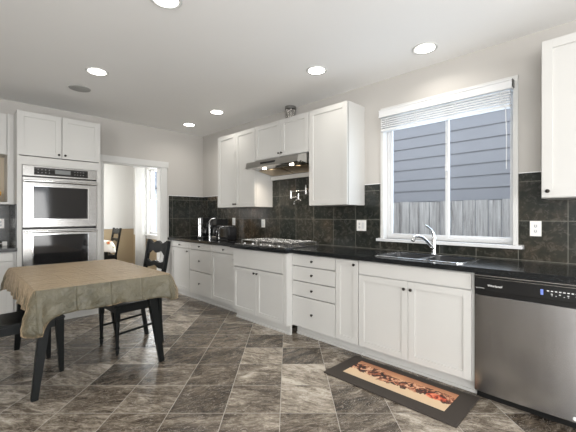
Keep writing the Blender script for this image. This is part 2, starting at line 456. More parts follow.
# unseen rear and left glazing, added for the fill light; mirrored in oven glass
def grid_window(name, P, a0, a1, b0, b1, n, t=.05):
    e = bpy.data.objects.new(name, None); C.objects.link(e); e['kind'] = 'structure'; ROOT[e.name] = Vector((0, 0, 0))
    f = B()
    box3(f, P, a0, a1, b0, b0+t, .02, .08); box3(f, P, a0, a1, b1-t, b1, .02, .08)
    for i in range(n+1):
        c = a0 + t/2 + (a1-a0-t)*i/n
        box3(f, P, c-t/2, c+t/2, b0+t, b1-t, .02, .08)
    obj('window_frame', f, 'vinyl', e)
    return e
grid_window('unseen_window_3', lambda a, b, c: Vector((a, YR-c, b)), -2.0, 2.2, .1, 2.25, 4, .09)
grid_window('unseen_window_4', lambda a, b, c: Vector((XL-c, a, b)), -2.7, 0.0, .4, 2.3, 3, .08)

# ---- kitchen window
def empty_struct(name):
    e = bpy.data.objects.new(name, None); C.objects.link(e); e['kind'] = 'structure'; ROOT[e.name] = Vector((0, 0, 0)); return e
win = empty_struct('window_1'); P = prx(XW)
y0, y1, z0, z1 = KW
bm = B()     # casing + reveal
for a, b in ((y0-.03, y0+.004), (y1-.004, y1+.025)): box3(bm, P, a, b, z0, z1+.03, 0, .014, .002)
box3(bm, P, y0-.03, y1+.025, z1, z1+.03, 0, .016, .002)
box3(bm, P, y0, y0+.008, z0, z1, -.15, 0); box3(bm, P, y1-.008, y1, z0, z1, -.15, 0); box3(bm, P, y0, y1, z1-.008, z1, -.15, 0)
obj('casing', bm, 'trim', win)
bm = B(); fr = -.10
fa, fb = y0+.008, y1-.008
box3(bm, P, fa, fb, z0, z0+.026, fr-.04, fr+.03, .003); box3(bm, P, fa, fb, z1-.058, z1-.008, fr-.04, fr+.03, .003)
box3(bm, P, fa, fa+.014, z0+.026, z1-.058, fr-.04, fr+.03, .003); box3(bm, P, fb-.022, fb, z0+.026, z1-.058, fr-.04, fr+.03, .003)
obj('window_frame', bm, 'vinyl', win)
mid = 1.180
def sash(a, b, c, nm):
    bm = B(); q0, q1 = z0+.026, z1-.058
    for u0, u1, v0, v1 in ((a, b, q0, q0+.024), (a, b, q1-.03, q1), (a, a+.026, q0+.024, q1-.03), (b-.028, b, q0+.024, q1-.03)):
        box3(bm, P, u0, u1, v0, v1, c-.015, c+.012, .002)
    s = obj('sash', bm, 'vinyl', win)
    g = B(); box3(g, P, a+.026, b-.028, q0+.024, q1-.03, c-.004, c); obj('pane', g, 'glass', s)
    return s
sash(fa+.014, mid+.012, fr-.02, 0)
s = sash(mid-.022, fb-.022, fr+.012, 1)
bm = B(); box3(bm, P, mid-.018, mid+.002, 1.66, 1.73, fr+.024, fr+.04, .004); obj('lock', bm, 'vinyl', s)
bm = B(); box3(bm, P, y0-.065, y1+.055, z0-.028, z0, -.07, .055, .004); obj('window_sill', bm, 'sill', win)
# ---- dining window
dwin = empty_struct('window_2')
y0, y1, z0, z1 = DW
bm = B()
for a, b in ((y0-.07, y0), (y1, y1+.07)): box3(bm, P, a, b, z0, z1, 0, .02, .003)
box3(bm, P, y0-.07, y1+.07, z1, z1+.08, 0, .02, .003)
obj('casing', bm, 'trim', dwin)
bm = B(); box3(bm, P, y0-.09, y1+.09, z0-.03, z0, -.05, .06, .004); box3(bm, P, y0-.05, y1+.05, z0-.10, z0-.03, 0, .018); obj('window_sill', bm, 'trim', dwin)
bm = B()
for a, b, c, d in ((y0, y1, z0, z0+.05), (y0, y1, z1-.05, z1), (y0, y0+.05, z0+.05, z1-.05), (y1-.05, y1, z0+.05, z1-.05), (y0+.05, y1-.05, 1.62, 1.66)):
    box3(bm, P, a, b, c, d, -.10, -.05, .003)
obj('window_frame', bm, 'vinyl', dwin)
bm = B(); box3(bm, P, y0+.05, y1-.05, z0+.05, z1-.05, -.08, -.076); obj('pane', bm, 'glass', dwin)

# ---- outdoors
bm = B(); box(bm, 3.34, 40, -20, 40, -.5, -.4); o = struct('ground', bm, 'ground')
nh = thing('neighbour_house', 'blue grey lap-sided house wall filling the sink window above the fence', 'house', (5.8, 1.5, -.4))
bm = B(); zz = -.4; k = 0
while zz < 4.4:
    vs = [bm.verts.new(v) for v in ((5.785, -4, zz), (5.785, 5.6, zz), (5.80, 5.6, zz+.19), (5.80, -4, zz+.19))]
    bm.faces.new(vs)
    vs = [bm.verts.new(v) for v in ((5.80, -4, zz), (5.80, 5.6, zz), (5.785, 5.6, zz), (5.785, -4, zz))]
    bm.faces.new(vs); zz += .19
box(bm, 5.80, 9.0, -4, 5.6, -.4, 4.4)
obj('siding', bm, 'siding', nh)
bm = B(); prism(bm, lambda a, b, c: Vector((a, c, b)), [(5.3, 4.4), (9.5, 4.4), (7.4, 6.0)], -4.3, 5.9); obj('roof', bm, 'roof', nh)
fh = thing('distant_house', 'pale sided house with a dark gable roof seen through the dining window', 'house', (11, 24, -.4))
bm = B(); box(bm, 9, 15, 19, 30, -.4, 2.9)
zz = -.3
while zz < 2.8: box(bm, 9-.03, 15.03, 18.97, 30, zz, zz+.04); zz += .3
obj('siding', bm, 'siding_pale', fh)
bm = B(); prism(bm, lambda a, b, c: Vector((a, c, b)), [(8.4, 2.9), (15.6, 2.9), (12, 5.6)], 18.4, 30.5); obj('roof', bm, 'roof', fh)
fe = thing('wooden_fence', 'weathered grey board fence standing outside the sink window', 'fence', (4.7, 2, -.4))
yy = -3.0; bm = B()
while yy < 8:
    hh = 1.45 + random.uniform(-.008, .008)
    box(bm, 4.70, 4.718, yy+.004, yy+.139, -.4, hh, .003); yy += .145
obj('boards', bm, 'fence', fe)
for zr in (-.1, .6, 1.25):
    bm = B(); box(bm, 4.72, 4.76, -3, 8, zr, zr+.08); obj('rail', bm, 'fence', fe)
for k in range(5):
    bm = B(); box(bm, 4.76, 4.85, -2.9+k*2.6, -2.81+k*2.6, -.4, 1.40); obj('post', bm, 'fence', fe)

# ------------------------------------------------------------------ cabinets
XF = 2.55      # front of the lower doors on the right wall
def knob(P, a, b, parent, c=0.0):
    bm = B()
    p = P(a, b, c); d = (P(a, b, c+1)-p).normalized(); ax = 'x' if abs(d.x) > .5 else 'y'
    lathe(bm, [(.0055, -.001), (.0045, .007), (.005, .011), (.0105, .015), (.013, .019), (.011, .024), (.005, .027)], p, 14, ax)
    return obj('knob', bm, 'knob', parent, True)
def front(P, a0, a1, b0, b1, name, parent, style='shaker', t=.020, rail=.052):
    """door or drawer front whose outer face is c=0"""
    bm = B()
    if style == 'shaker':
        box3(bm, P, a0, a0+rail, b0, b1, -t, 0, .0016); box3(bm, P, a1-rail, a1, b0, b1, -t, 0, .0016)
        box3(bm, P, a0+rail, a1-rail, b0, b0+rail, -t, 0, .0016); box3(bm, P, a0+rail, a1-rail, b1-rail, b1, -t, 0, .0016)
        box3(bm, P, a0+rail-.001, a1-rail+.001, b0+rail-.001, b1-rail+.001, -t, -.010)
    else:
        box3(bm, P, a0, a1, b0, b1, -t, 0, .003)
    return obj(name, bm, 'cab', parent)
def carcass(P, a0, a1, b0, b1, depth, parent, t=.020, stile=.0, gapc=True):
    bm = B(); box3(bm, P, a0, a1, b0, b1, -depth, -t-.018)
    box3(bm, P, a0, a0+.0015, b0, b1, -t-.018, -t-.001); box3(bm, P, a1-.0015, a1, b0, b1, -t-.018, -t-.001)
    return obj('body', bm, 'cab', parent)
G = .0035
D = XW - XF
Pb = prx(XF)
def toe(a0, a1, parent, P=Pb, depth=.08, mt='cab'):
    bm = B(); box3(bm, P, a0, a1, 0, .10, -depth-.02, -depth)
    box3(bm, P, a0, a1, 0, .02, -depth, -depth+.014, .004)
    return obj('toe_kick', bm, mt, parent)
def base(label, a0, a1, P=Pb, depth=D-.004, hollow=False, td=.08):
    p = P((a0+a1)/2, 0, -.3)
    t = thing('base_cabinet', label, 'cabinet', (p.x, p.y, 0), 'white base cabinets')
    if hollow:
        bm = B(); box3(bm, P, a0+.0005, a1-.0005, .10, .70, -depth, -.021)
        box3(bm, P, a0+.0005, a0+.019, .70, .862, -depth, -.021); box3(bm, P, a1-.019, a1-.0005, .70, .862, -depth, -.021); box3(bm, P, a0+.019, a1-.019, .70, .862, -.04, -.021)
        obj('body', bm, 'cab', t)
    else: carcass(P, a0+.0005, a1-.0005, .10, .862, depth, t)
    toe(a0+.0005, a1-.0005, t, P, td)
    return t
# sink base
t = base('white sink base cabinet with two doors next to the steel dishwasher', .742, 1.672, hollow=True)
front(Pb, .742+G+.012, 1.672-G, .742, .852, 'drawer_front', t, 'slab')
m_ = 1.215
for a0, a1, ka in ((.742+G+.012, m_-G/2, m_-.028), (m_+G/2, 1.672-G, m_+.028)):
    d = front(Pb, a0, a1, .108, .732, 'door', t); knob(Pb, ka, .672, d)
# narrow pull-out
t = base('narrow white base cabinet with one tall door, left of the sink base', 1.673, 1.925)
d = front(Pb, 1.673+G, 1.925-G, .108, .852, 'door', t, rail=.05); knob(Pb, 1.712, .815, d)
# four drawer
t = base('white four drawer base cabinet right of the cooktop cabinet', 1.926, 2.488)
for b0, b1 in ((.738, .852), (.583, .729), (.428, .574), (.108, .419)):
    d = front(Pb, 1.926+G, 2.488-G, b0, b1, 'drawer', t, 'slab'); knob(Pb, 2.207, (b0+b1)/2, d)
# cooktop cabinet, stands proud
Pc = prx(2.47)
t = base('white cooktop cabinet standing proud of the run with two doors and blank panel', 2.489, 3.432, Pc, .696, td=.06)
bm = B(); box3(bm, Pc, 2.491, 2.541, .10, .855, -.0205, -.002, .002); obj('stile', bm, 'cab', t)
front(Pc, 2.546, 3.428, .642, .852, 'panel', t, 'slab')
m_ = 2.985
for a0, a1, ka in ((2.546, m_-G, m_-.026), (m_+G, 3.428, m_+.026)):
    d = front(Pc, a0, a1, .108, .632, 'door', t); knob(Pc, ka, .592, d)
# drawer + door
t = base('white base cabinet with drawer over door just left of the cooktop cabinet', 3.433, 4.048)
d = front(Pb, 3.433+.03, 4.048-G, .762, .852, 'drawer', t, 'slab'); knob(Pb, 3.74, .805, d)
d = front(Pb, 3.433+.03, 4.048-G, .108, .752, 'door', t); knob(Pb, 3.50, .70, d)
# three drawer
t = base('white three drawer base cabinet below the coffee makers', 4.049, 4.648)
for b0, b1 in ((.762, .852), (.446, .752), (.108, .437)):
    d = front(Pb, 4.049+G, 4.648-G, b0, b1, 'drawer', t, 'slab'); knob(Pb, 4.35, (b0+b1)/2, d)
# corner
t = base('white base cabinet against the back wall beside the doorway', 4.649, 5.296)
d = front(Pb, 4.649+G, 5.22, .762, .852, 'drawer', t, 'slab'); knob(Pb, 4.94, .805, d)
d = front(Pb, 4.649+G, 5.22, .108, .752, 'door', t); knob(Pb, 4.70, .715, d)
bm = B(); box3(bm, Pb, 5.223, 5.296, .10, .862, -.0205, -.002); obj('filler', bm, 'cab', t)

# worktop
CT = .902
def worktop(name, label, polys, z0, z1, loc):
    bm = B()
    for (x0, x1, y0, y1) in polys: box(bm, x0, x1, y0, y1, z0, z1)
    bmesh.ops.remove_doubles(bm, verts=bm.verts, dist=.0001)
    return solo(name, bm, 'granite', label, 'countertop', loc)
SX0, SX1, SY0, SY1 = 2.625, 3.035, .84, 1.56    # sink cut-out
worktop('countertop', 'long polished black stone countertop with the sink and cooktop along the right wall',
        [(2.515, XW-.001, -.6, SY0), (2.515, SX0, SY0, SY1), (SX1, XW-.001, SY0, SY1), (2.515, XW-.001, SY1, 2.47),
         (2.437, XW-.001, 2.47, 3.45), (2.515, XW-.001, 3.45, YB-.001)], .864, CT, (2.84, 2.4, .864))

# uppers
XU = 2.845; Pu = prx(XU); DU = XW-XU-.002
def upper(label, a0, a1, b0, b1, doors, P=Pu, depth=DU, group='white wall cabinets', kn=None, dz=None):
    p = P((a0+a1)/2, b0, -depth/2)
    t = thing('wall_cabinet', label, 'cabinet', p, group)
    carcass(P, a0, a1, b0, b1, depth, t)
    for i, (d0, d1) in enumerate(doors):
        d = front(P, d0+G*.8, d1-G*.8, (b0 if dz is None else dz)+.004, b1-.004, 'door', t, rail=.058)
        if kn and kn[i] is not None: knob(P, kn[i], (b0 if dz is None else dz)+.045, d)
    return t
upper('tall white wall cabinet with two doors left of the range hood', 3.462, 4.345, 1.372, 2.425, [(3.464, 3.90), (3.90, 4.343)], kn=[3.875, 3.925])
tb = upper('short white wall cabinet with two doors directly above the range hood', 2.518, 3.460, 1.972, 2.425, [(2.52, 2.972), (2.972, 3.458)], kn=[2.948, 2.996])
bm = B(); box(bm, XW-.045, XW-.012, 2.519, 3.459, 1.738, 1.79, .002); obj('lower_rail', bm, 'cab', tb)
upper('tall white wall cabinet with one door between range hood and window', 1.995, 2.516, 1.365, 2.425, [(1.997, 2.514)])
upper('white wall cabinet at the right edge above the dishwasher counter', -.20, .410, 1.372, 2.437, [(-.198, .408)], kn=[.372])

# ---- oven cabinet on the back wall
YF = 4.72; Po = pry(YF)
t = thing('oven_cabinet', 'tall white cabinet housing the double wall oven', 'cabinet', (.935, 5.0, 0))
bm = B()
box3(bm, Po, .519, .537, .10, 2.42, -.576, -.002); box3(bm, Po, 1.332, 1.35, .10, 2.42, -.576, -.002)     # sides
box3(bm, Po, .537, 1.332, 1.93, 2.42, -.576, -.036); box3(bm, Po, .537, 1.332, .10, .50, -.576, -.021)
box3(bm, Po, .537, 1.332, 1.822, 1.918, -.03, -.002); box3(bm, Po, .537, 1.332, .10, .54, -.03, -.021)
box3(bm, Po, .537, .561, .54, 1.822, -.03, -.002); box3(bm, Po, 1.308, 1.332, .54, 1.822, -.03, -.002)
obj('body', bm, 'cab', t)
toe(.519, 1.35, t, Po, .07)
for a0, a1, ka in ((.522, .933, .905), (.941, 1.347, .969)):
    d = front(Po, a0, a1, 1.928, 2.416, 'door', t, rail=.058); knob(Po, ka, 1.966, d)
d = front(Po, .545, 1.325, .12, .50, 'drawer', t, 'slab'); knob(Po, .935, .31, d)
t = thing('double_oven', 'stainless steel double wall oven with black glass doors and control panel', 'oven', (.935, 4.9, .55))
bm = B(); box3(bm, Po, .566, 1.303, .55, 1.818, -.5, -.004); obj('body', bm, 'black_plastic', t)
bm = B(); box3(bm, Po, .566, 1.303, 1.700, 1.816, -.004, .018, .003); cp = obj('control_panel', bm, 'steel_h', t)
bm = B(); box3(bm, Po, .668, 1.205, 1.716, 1.802, .0175, .0195); obj('panel_glass', bm, 'black_glass', cp)
bm = B(); box3(bm, Po, .865, 1.02, 1.738, 1.786, .0195, .0205); obj('display', bm, 'display', cp)
mgrey = mat('grey_marking', (.35, .35, .35))
for a in (.70, .735, .77, .805, 1.06, 1.09, 1.12, 1.15):
    for b in (1.742, 1.774):
        bm = B(); box3(bm, Po, a, a+.010, b, b+.005, .0195, .0203); obj('button', bm, mgrey, cp)
for z0, z1, w0, w1, hz in ((1.122, 1.686, 1.217, 1.583, 1.640), (.56, 1.100, .70, 1.035, 1.072)):
    bm = B(); box3(bm, Po, .566, 1.303, z0, z1, -.003, .030, .004); d = obj('door', bm, 'steel_h', t)
    bm = B(); box3(bm, Po, .648, 1.212, w0-.012, w1+.006, .0295, .0315); obj('window_trim', bm, 'chrome', d)
    bm = B(); box3(bm, Po, .660, 1.200, w0, w1, .031, .0335); obj('oven_glass', bm, 'black_glass', d)
    bm = B(); tube(bm, [(.575, YF-.075, hz), (1.295, YF-.075, hz)], .013, 12)
    for a in (.60, 1.27): box3(bm, Po, a-.022, a+.022, hz-.009, hz+.009, .029, .07, .002)
    obj('handle', bm, 'chrome', d, True)

# ---- open nook cabinet left of the ovens
Pn = pry(4.97)
t = thing('wall_cabinet', 'white wall cabinet with open tan nook at the left edge beside the ovens', 'cabinet', (.1, 5.13, 1.383), 'white wall cabinets')
bm = B()
box3(bm, Pn, -.50, .517, 1.95, 2.41, -.328, -.021)
box3(bm, Pn, .462, .517, 1.383, 2.41, -.328, -.002); box3(bm, Pn, -.50, -.44, 1.383, 1.95, -.328, -.002)
box3(bm, Pn, -.44, .462, 1.383, 1.408, -.328, -.002)
obj('body', bm, 'cab', t)
bm = B(); box3(bm, Pn, -.44, .462, 1.408, 1.95, -.328, -.316); obj('back_panel', bm, paint('nook_paint', (.47, .40, .30)), t)
front(Pn, -.03, .452, 1.952, 2.406, 'door', t, rail=.058); front(Pn, -.49, -.034, 1.952, 2.406, 'door', t, rail=.058)
t = thing('jug', 'golden glazed jug with round handle standing in the nook at the left edge', 'jug', (.335, 5.12, 1.408))
bm = B(); lathe(bm, [(.032, 0), (.045, .02), (.052, .06), (.04, .10), (.026, .125), (.034, .15), (.028, .148), (.02, .12)], (.335, 5.12, 1.408), 20, cap=False)
lathe(bm, [(.001, .001), (.032, 0)], (.335, 5.12, 1.408), 20, cap=False); obj('body', bm, 'gold', t, True)
bm = B(); tube(bm, [(.366, 5.10, 1.535), (.395, 5.085, 1.54), (.412, 5.08, 1.52), (.408, 5.08, 1.49), (.378, 5.095, 1.465)], .007, 10); obj('handle', bm, 'gold', t, True)

# left base cabinet
Pl = pry(YF)
t = thing('base_cabinet', 'white base cabinet left of the oven cabinet behind the table', 'cabinet', (.05, 5.0, 0), 'white base cabinets')
carcass(Pl, -.45, .517, .10, .862, .576, t); toe(-.45, .517, t, Pl, .07)
for a0, a1 in ((-.44, .03), (.034, .485)):
    d = front(Pl, a0, a1, .762, .852, 'drawer', t, 'slab'); knob(Pl, (a0+a1)/2, .805, d)
    d = front(Pl, a0, a1, .108, .752, 'door', t); knob(Pl, a0+.04, .70, d)
bm = B(); box(bm, -.46, .518, 4.687, YB-.002, .864, CT, .003)
solo('countertop', bm, 'granite', 'short black stone countertop at the left edge beside the ovens', 'countertop', (.03, 5.0, .864))
bm = B(); box(bm, -.46, .517, YB-.012, YB-.001, CT, 1.382); box(bm, .507, .5185, 4.735, YB-.012, CT, 1.382)  # second slab darkens the oven cabinet side in place of its shade
solo('tile_backsplash', bm, 'splash', 'dark slate tile backsplash below the open nook at the left edge, its side slab standing in for shade', 'backsplash', (.03, 5.29, CT))
# backsplash on the right and back walls, in one L
bm = B(); xs0, xs1 = XW-.011, XW-.001
box(bm, xs0, xs1, 1.835, YB-.001, CT, 1.372)
box(bm, xs0, xs1, 1.835, 1.99, 1.372, 1.585)
box(bm, xs0, xs1, 2.516, 3.462, 1.372, 1.80)
box(bm, xs0, xs1, 4.345, YB-.001, 1.372, 1.585)
box(bm, xs0, xs1, .560, 1.835, CT, .990)
box(bm, xs0, xs1, -.6, .560, CT, 1.37); box(bm, xs0, xs1, .41, .598, 1.37, 1.585); box(bm, xs0, xs1, .560, .598, 1.025, 1.37)
box(bm, xs0, xs1, 1.803, 1.835, 1.025, 1.585)
sp = solo('tile_backsplash', bm, 'splash', 'long dark slate tile backsplash on the right wall behind cooktop and sink', 'backsplash', (XW-.005, 2.4, CT))
bm = B(); box(bm, 2.525, xs0, YB-.011, YB-.001, CT, 1.585)
sq = solo('tile_backsplash', bm, 'splash', 'short dark slate tile backsplash on the back wall beside the doorway', 'backsplash', (2.84, YB-.005, CT))
for e_ in ((1.805, 1.99), (.412, .598), (4.347, YB-.011)):
    bm = B(); box(bm, xs0-.004, xs0+.004, *e_, 1.583, 1.590); obj('edge_strip', bm, 'mark', sp)
bm = B(); box(bm, 2.522, xs0, YB-.014, YB-.007, 1.583, 1.590); obj('edge_strip', bm, 'mark', sq)
bm = B(); box(bm, 2.520, 2.526, YB-.014, YB-.007, CT, 1.583); obj('edge_strip', bm, 'mark', sq)

# outlets
def outlet(P, a, b, c, w, kinds, label):
    p = P(a, b, c)
    t = thing('wall_outlet', label, 'outlet', p, 'white wall plates')
    bm = B(); box3(bm, P, a-w/2, a+w/2, b-.058, b+.058, c, c+.006, .002); obj('cover_plate', bm, 'plastic', t)
    n = len(kinds)
    for i, k in enumerate(kinds):
        aa = a + (i-(n-1)/2)*.046
        bm = B()
        if k == 'o':
            for zz in (-.02, .02):
                bm = B(); box3(bm, P, aa-.012, aa+.012, b+zz-.014, b+zz+.014, c+.0055, c+.0062)
                sk = obj('socket', bm, 'vinyl', t); bm = B()
                box3(bm, P, aa-.008, aa-.005, b+zz-.006, b+zz+.006, c+.006, c+.0065); box3(bm, P, aa+.005, aa+.008, b+zz-.006, b+zz+.006, c+.006, c+.0065)
                box3(bm, P, aa-.002, aa+.002, b+zz-.013, b+zz-.009, c+.006, c+.0065)
                obj('socket_slots', bm, 'gap', sk)
        else:
            box3(bm, P, aa-.016, aa+.016, b-.033, b+.033, c+.005, c+.010, .002); obj('switch', bm, 'vinyl', t)
Ps = prx(XW-.011)
outlet(Ps, 4.36, 1.163, 0, .072, 's', 'single white wall plate on dark tile above the toaster')
outlet(Ps, 3.655, 1.145, 0, .072, 's', 'single white wall plate on dark tile just left of the cooktop')
outlet(Ps, 2.03, 1.147, 0, .118, 'so', 'double white wall plate on dark tile between cooktop and window')
outlet(Ps, .487, 1.154, 0, .072, 'o', 'white outlet on dark tile right of the window')
outlet(pry(YB-.012), .425, 1.16, 0, .072, 'o', 'white outlet on dark tile at the left edge under the nook')
bm = B(); pts = [(.05, 5.05, CT+.004), (.16, 5.13, CT+.004), (.27, 5.11, CT+.004), (.37, 5.14, CT+.02), (.435, 5.15, CT+.03)]
tube(bm, pts, .004, 8); box(bm, .43, .475, 5.13, 5.165, CT+.001, CT+.05, .006)
solo('power_adapter', bm, 'plastic', 'white power adapter and cord lying on the short black counter', 'cord', (.3, 5.12, CT), True)

# ------------------------------------------------------------------ range hood
t = thing('range_hood', 'stainless steel range hood with two lit lamps under the short cabinet', 'range hood', (2.9, 2.99, 1.785))
Ph = lambda a, b, c: Vector((b, c, a))     # (z, x, y)
bm = B()
prof = [(1.968, 3.12), (1.968, 2.86), (1.925, 2.69), (1.850, 2.670), (1.842, 2.70), (1.865, 2.72), (1.795, 3.12)]
prism(bm, lambda a, b, c: Vector((b, c, a)), prof, 2.530, 3.440)
obj('canopy', bm, 'hood', t)
bm = B(); bar(bm, (2.680, 3.16, 1.892), (2.680, 2.90, 1.892), .004, .026, side=Vector((1, 0, 0))); obj('control_strip', bm, 'black_plastic', t)
for ya in (3.22, 2.74):
    bm = B(); lathe(bm, [(.001, 0), (.024, 0), (.024, .012), (.001, .012)], (2.80, ya, 1.838), 18, cap=False); l = obj('lamp_lens', bm, 'hood_lamp', t)
    li = bpy.data.lights.new('hood_bulb', 'SPOT'); li.energy = 12; li.color = (1, .87, .72); li.spot_size = 2.5; li.spot_blend = .8; li.shadow_soft_size = .03
    lo = bpy.data.objects.new('hood_bulb', li); C.objects.link(lo); lo.parent = l; lo.location = (2.80-2.9, ya-2.99, 1.828-1.785)
for ya in (2.56, 3.0):
    bm = B()
    y_ = ya
    n0, n1 = (2.86, 1.838), (3.10, 1.796)
    vs = [(n0[0], ya, n0[1]-.004), (n1[0], ya, n1[1]-.004), (n1[0], ya+.40, n1[1]-.004), (n0[0], ya+.40, n0[1]-.004)]
    a = [bm.verts.new(v) for v in vs]; b = [bm.verts.new((v[0], v[1], v[2]+.003)) for v in vs]
    bm.faces.new(a); bm.faces.new(b[::-1])
    for i in range(4): bm.faces.new((a[i], a[(i+1) % 4], b[(i+1) % 4], b[i]))
    obj('grease_filter', bm, mat('filter_metal', (.50, .38, .24), .3, 1.0), t)
# foil duct up to the ceiling
bm = B(); prof = [(.05, 0)]
for i in range(14): prof += [(.066 if i % 2 else .054, .008+i*.013)]
prof += [(.05, .19)]
lathe(bm, prof, (3.095, 3.05, 2.427), 28, cap=False)
t = thing('exhaust_duct', 'crinkled foil exhaust duct between wall cabinet top and ceiling', 'duct', (3.095, 3.05, 2.427))
for v in bm.verts: v.co += Vector((random.uniform(-.004, .004), random.uniform(-.004, .004), random.uniform(-.002, .002)))
obj('duct', bm, 'foil', t, True)
bm = B(); lathe(bm, [(.05, .190), (.072, .192), (.073, .210), (.070, .2265), (.05, .2265)], (3.095, 3.05, 2.427), 28); obj('collar', bm, M['steel_h'], t, True)

# ------------------------------------------------------------------ cooktop
t = thing('gas_cooktop', 'stainless gas cooktop with black grates set in the black counter', 'cooktop', (2.77, 2.96, CT))
bm = B(); box(bm, 2.485, 3.03, 2.52, 3.41, CT, CT+.014, .004); obj('tray', bm, 'steel_h', t)
for i, gy in enumerate((2.675, 2.965, 3.255)):
    bm = B(); zt = CT+.052
    x0, x1 = 2.585, 3.00; y0, y1 = gy-.138, gy+.138
    for (a, b) in (((x0, y0), (x1, y0)), ((x1, y0), (x1, y1)), ((x1, y1), (x0, y1)), ((x0, y1), (x0, y0)), ((x0, gy), (x1, gy)), ((x0+.207, y0), (x0+.207, y1)), ((x0+.10, y0), (x0+.10, y1)), ((x0+.31, y0), (x0+.31, y1))):
        bar(bm, (*a, zt), (*b, zt), .011, .014, side=Vector((0, 0, 1)), bev=.002)
    for a in ((x0, y0), (x1, y0), (x1, y1), (x0, y1)): bar(bm, (*a, CT+.012), (*a, zt), .012, .012)
    obj('grate', bm, mat('polished_grate_%d' % i, (.62, .61, .59), .2, 1.0), t)
for (bx, by, r) in ((2.69, 2.675, .038), (2.90, 2.675, .030), (2.79, 2.965, .048), (2.69, 3.255, .030), (2.90, 3.255, .038)):
    bm = B(); lathe(bm, [(r+.012, 0), (r+.010, .008), (r, .010), (r, .018), (r-.004, .022), (.002, .023)], (bx, by, CT+.014), 20); obj('burner', bm, 'iron', t, True)
for k in range(5):
    bm = B(); lathe(bm, [(.014, 0), (.013, .006), (.011, .008), (.010, .014), (.002, .015)], (2.525, 2.66+k*.15, CT+.014), 16); obj('knob', bm, 'chrome', t, True)

# pot filler
t = thing('pot_filler', 'chrome folding pot filler tap on tile wall beneath the range hood', 'faucet', (XW-.012, 2.80, 1.60))
bm = B(); yc = 2.80
lathe(bm, [(.032, 0), (.032, .006), (.018, .012), (.012, .05)], (XW-.0125, yc, 1.562), 20, 'x')
tube(bm, [(XW-.055, yc, 1.52), (XW-.055, yc, 1.605)], .013, 14); obj('mount', bm, 'chrome', t, True)
bm = B(); tube(bm, [(XW-.055, yc, 1.565), (XW-.075, yc+.24, 1.565)], .009, 12)
tube(bm, [(XW-.075, yc+.24, 1.475), (XW-.075, yc+.24, 1.575)], .013, 14); obj('arm', bm, 'chrome', t, True)
bm = B(); tube(bm, [(XW-.075, yc+.24, 1.487), (XW-.105, yc+.08, 1.487)], .009, 12)
tube(bm, [(XW-.105, yc+.08, 1.46), (XW-.105, yc+.08, 1.53)], .012, 14)
tube(bm, [(XW-.105, yc+.08, 1.465), (XW-.112, yc+.11, 1.452), (XW-.118, yc+.135, 1.43), (XW-.12, yc+.145, 1.395)], .008, 12); obj('spout', bm, 'chrome', t, True)
bm = B(); tube(bm, [(XW-.055, yc, 1.60), (XW-.055, yc, 1.635)], [.010, .006], 12); tube(bm, [(XW-.105, yc+.08, 1.47), (XW-.12, yc+.02, 1.44)], [.007, .005], 10); obj('valve_handle', bm, 'chrome', t, True)

# ------------------------------------------------------------------ sink + tap
t = thing('kitchen_sink', 'dark double bowl sink with steel rim set in counter below window', 'sink', (2.83, 1.2, CT))
def rrect(x0, x1, y0, y1, r, n=6):
    pts = []
    for cx, cy, a0 in ((x1-r, y1-r, 0), (x0+r, y1-r, PI/2), (x0+r, y0+r, PI), (x1-r, y0+r, 1.5*PI)):
        for i in range(n+1):
            a = a0 + PI/2*i/n; pts.append((cx+r*math.cos(a), cy+r*math.sin(a)))
    return pts
def ringmesh(bm, loops):
    vv = [[bm.verts.new(p) for p in L] for L in loops]
    for a, b in zip(vv, vv[1:]):
        n = len(a)
        for i in range(n): bm.faces.new((a[i], a[(i+1) % n], b[(i+1) % n], b[i]))
    return vv
def at(pts, z): return [(x, y, z) for x, y in pts]
bm = B()
o1 = rrect(SX0-.013, SX1+.013, SY0-.013, SY1+.013, .06); i1 = rrect(SX0+.006, SX1-.006, SY0+.006, SY1-.006, .05)
ringmesh(bm, [at(o1, CT+.001), at(o1, CT+.005), at(i1, CT+.006), at(i1, CT-.01)])
obj('rim', bm, 'chrome', t, True)
dark = mat('sink_composite', (.03, .032, .035), .35)
for ya, yb in ((SY0+.012, 1.185), (1.215, SY1-.012)):
    bm = B(); a = rrect(SX0+.006, SX1-.006, ya-.006, yb+.006, .05); b = rrect(SX0+.03, SX1-.03, ya+.02, yb-.02, .06)
    vv = ringmesh(bm, [at(a, CT-.004), at(b, CT-.17), at(rrect(SX0+.15, SX1-.15, ya+.12, yb-.12, .03), CT-.18)])
    bm.faces.new(vv[-1]); obj('bowl', bm, dark, t, True)
bm = B(); box(bm, SX0+.02, SX1-.02, 1.183, 1.217, CT-.06, CT-.004, .006); obj('divider', bm, dark, t)

t = thing('kitchen_faucet', 'chrome single lever kitchen faucet behind the sink at the window', 'faucet', (3.09, 1.22, CT))
fx, fy = 3.09, 1.225
bm = B(); lathe(bm, [(.030, 0), (.028, .008), (.020, .014), (.018, .05), (.020, .12), (.019, .155), (.012, .165)], (fx, fy, CT), 20); obj('body', bm, 'chrome', t, True)
sp_ = [(fx, fy, CT+.045), (fx-.04, fy+.018, CT+.085), (fx-.085, fy+.034, CT+.130), (fx-.135, fy+.052, CT+.162), (fx-.185, fy+.07, CT+.172), (fx-.225, fy+.082, CT+.160), (fx-.243, fy+.088, CT+.13)]
bm = B(); tube(bm, sp_, [.015, .015, .014, .013, .013, .015, .016], 14); obj('spout', bm, 'chrome', t, True)
bm = B(); tube(bm, [(fx, fy, CT+.155), (fx-.002, fy+.005, CT+.19), (fx-.02, fy+.02, CT+.225), (fx-.055, fy+.04, CT+.255), (fx-.08, fy+.05, CT+.265)], [.014, .013, .010, .008, .007], 12); obj('lever', bm, 'chrome', t, True)

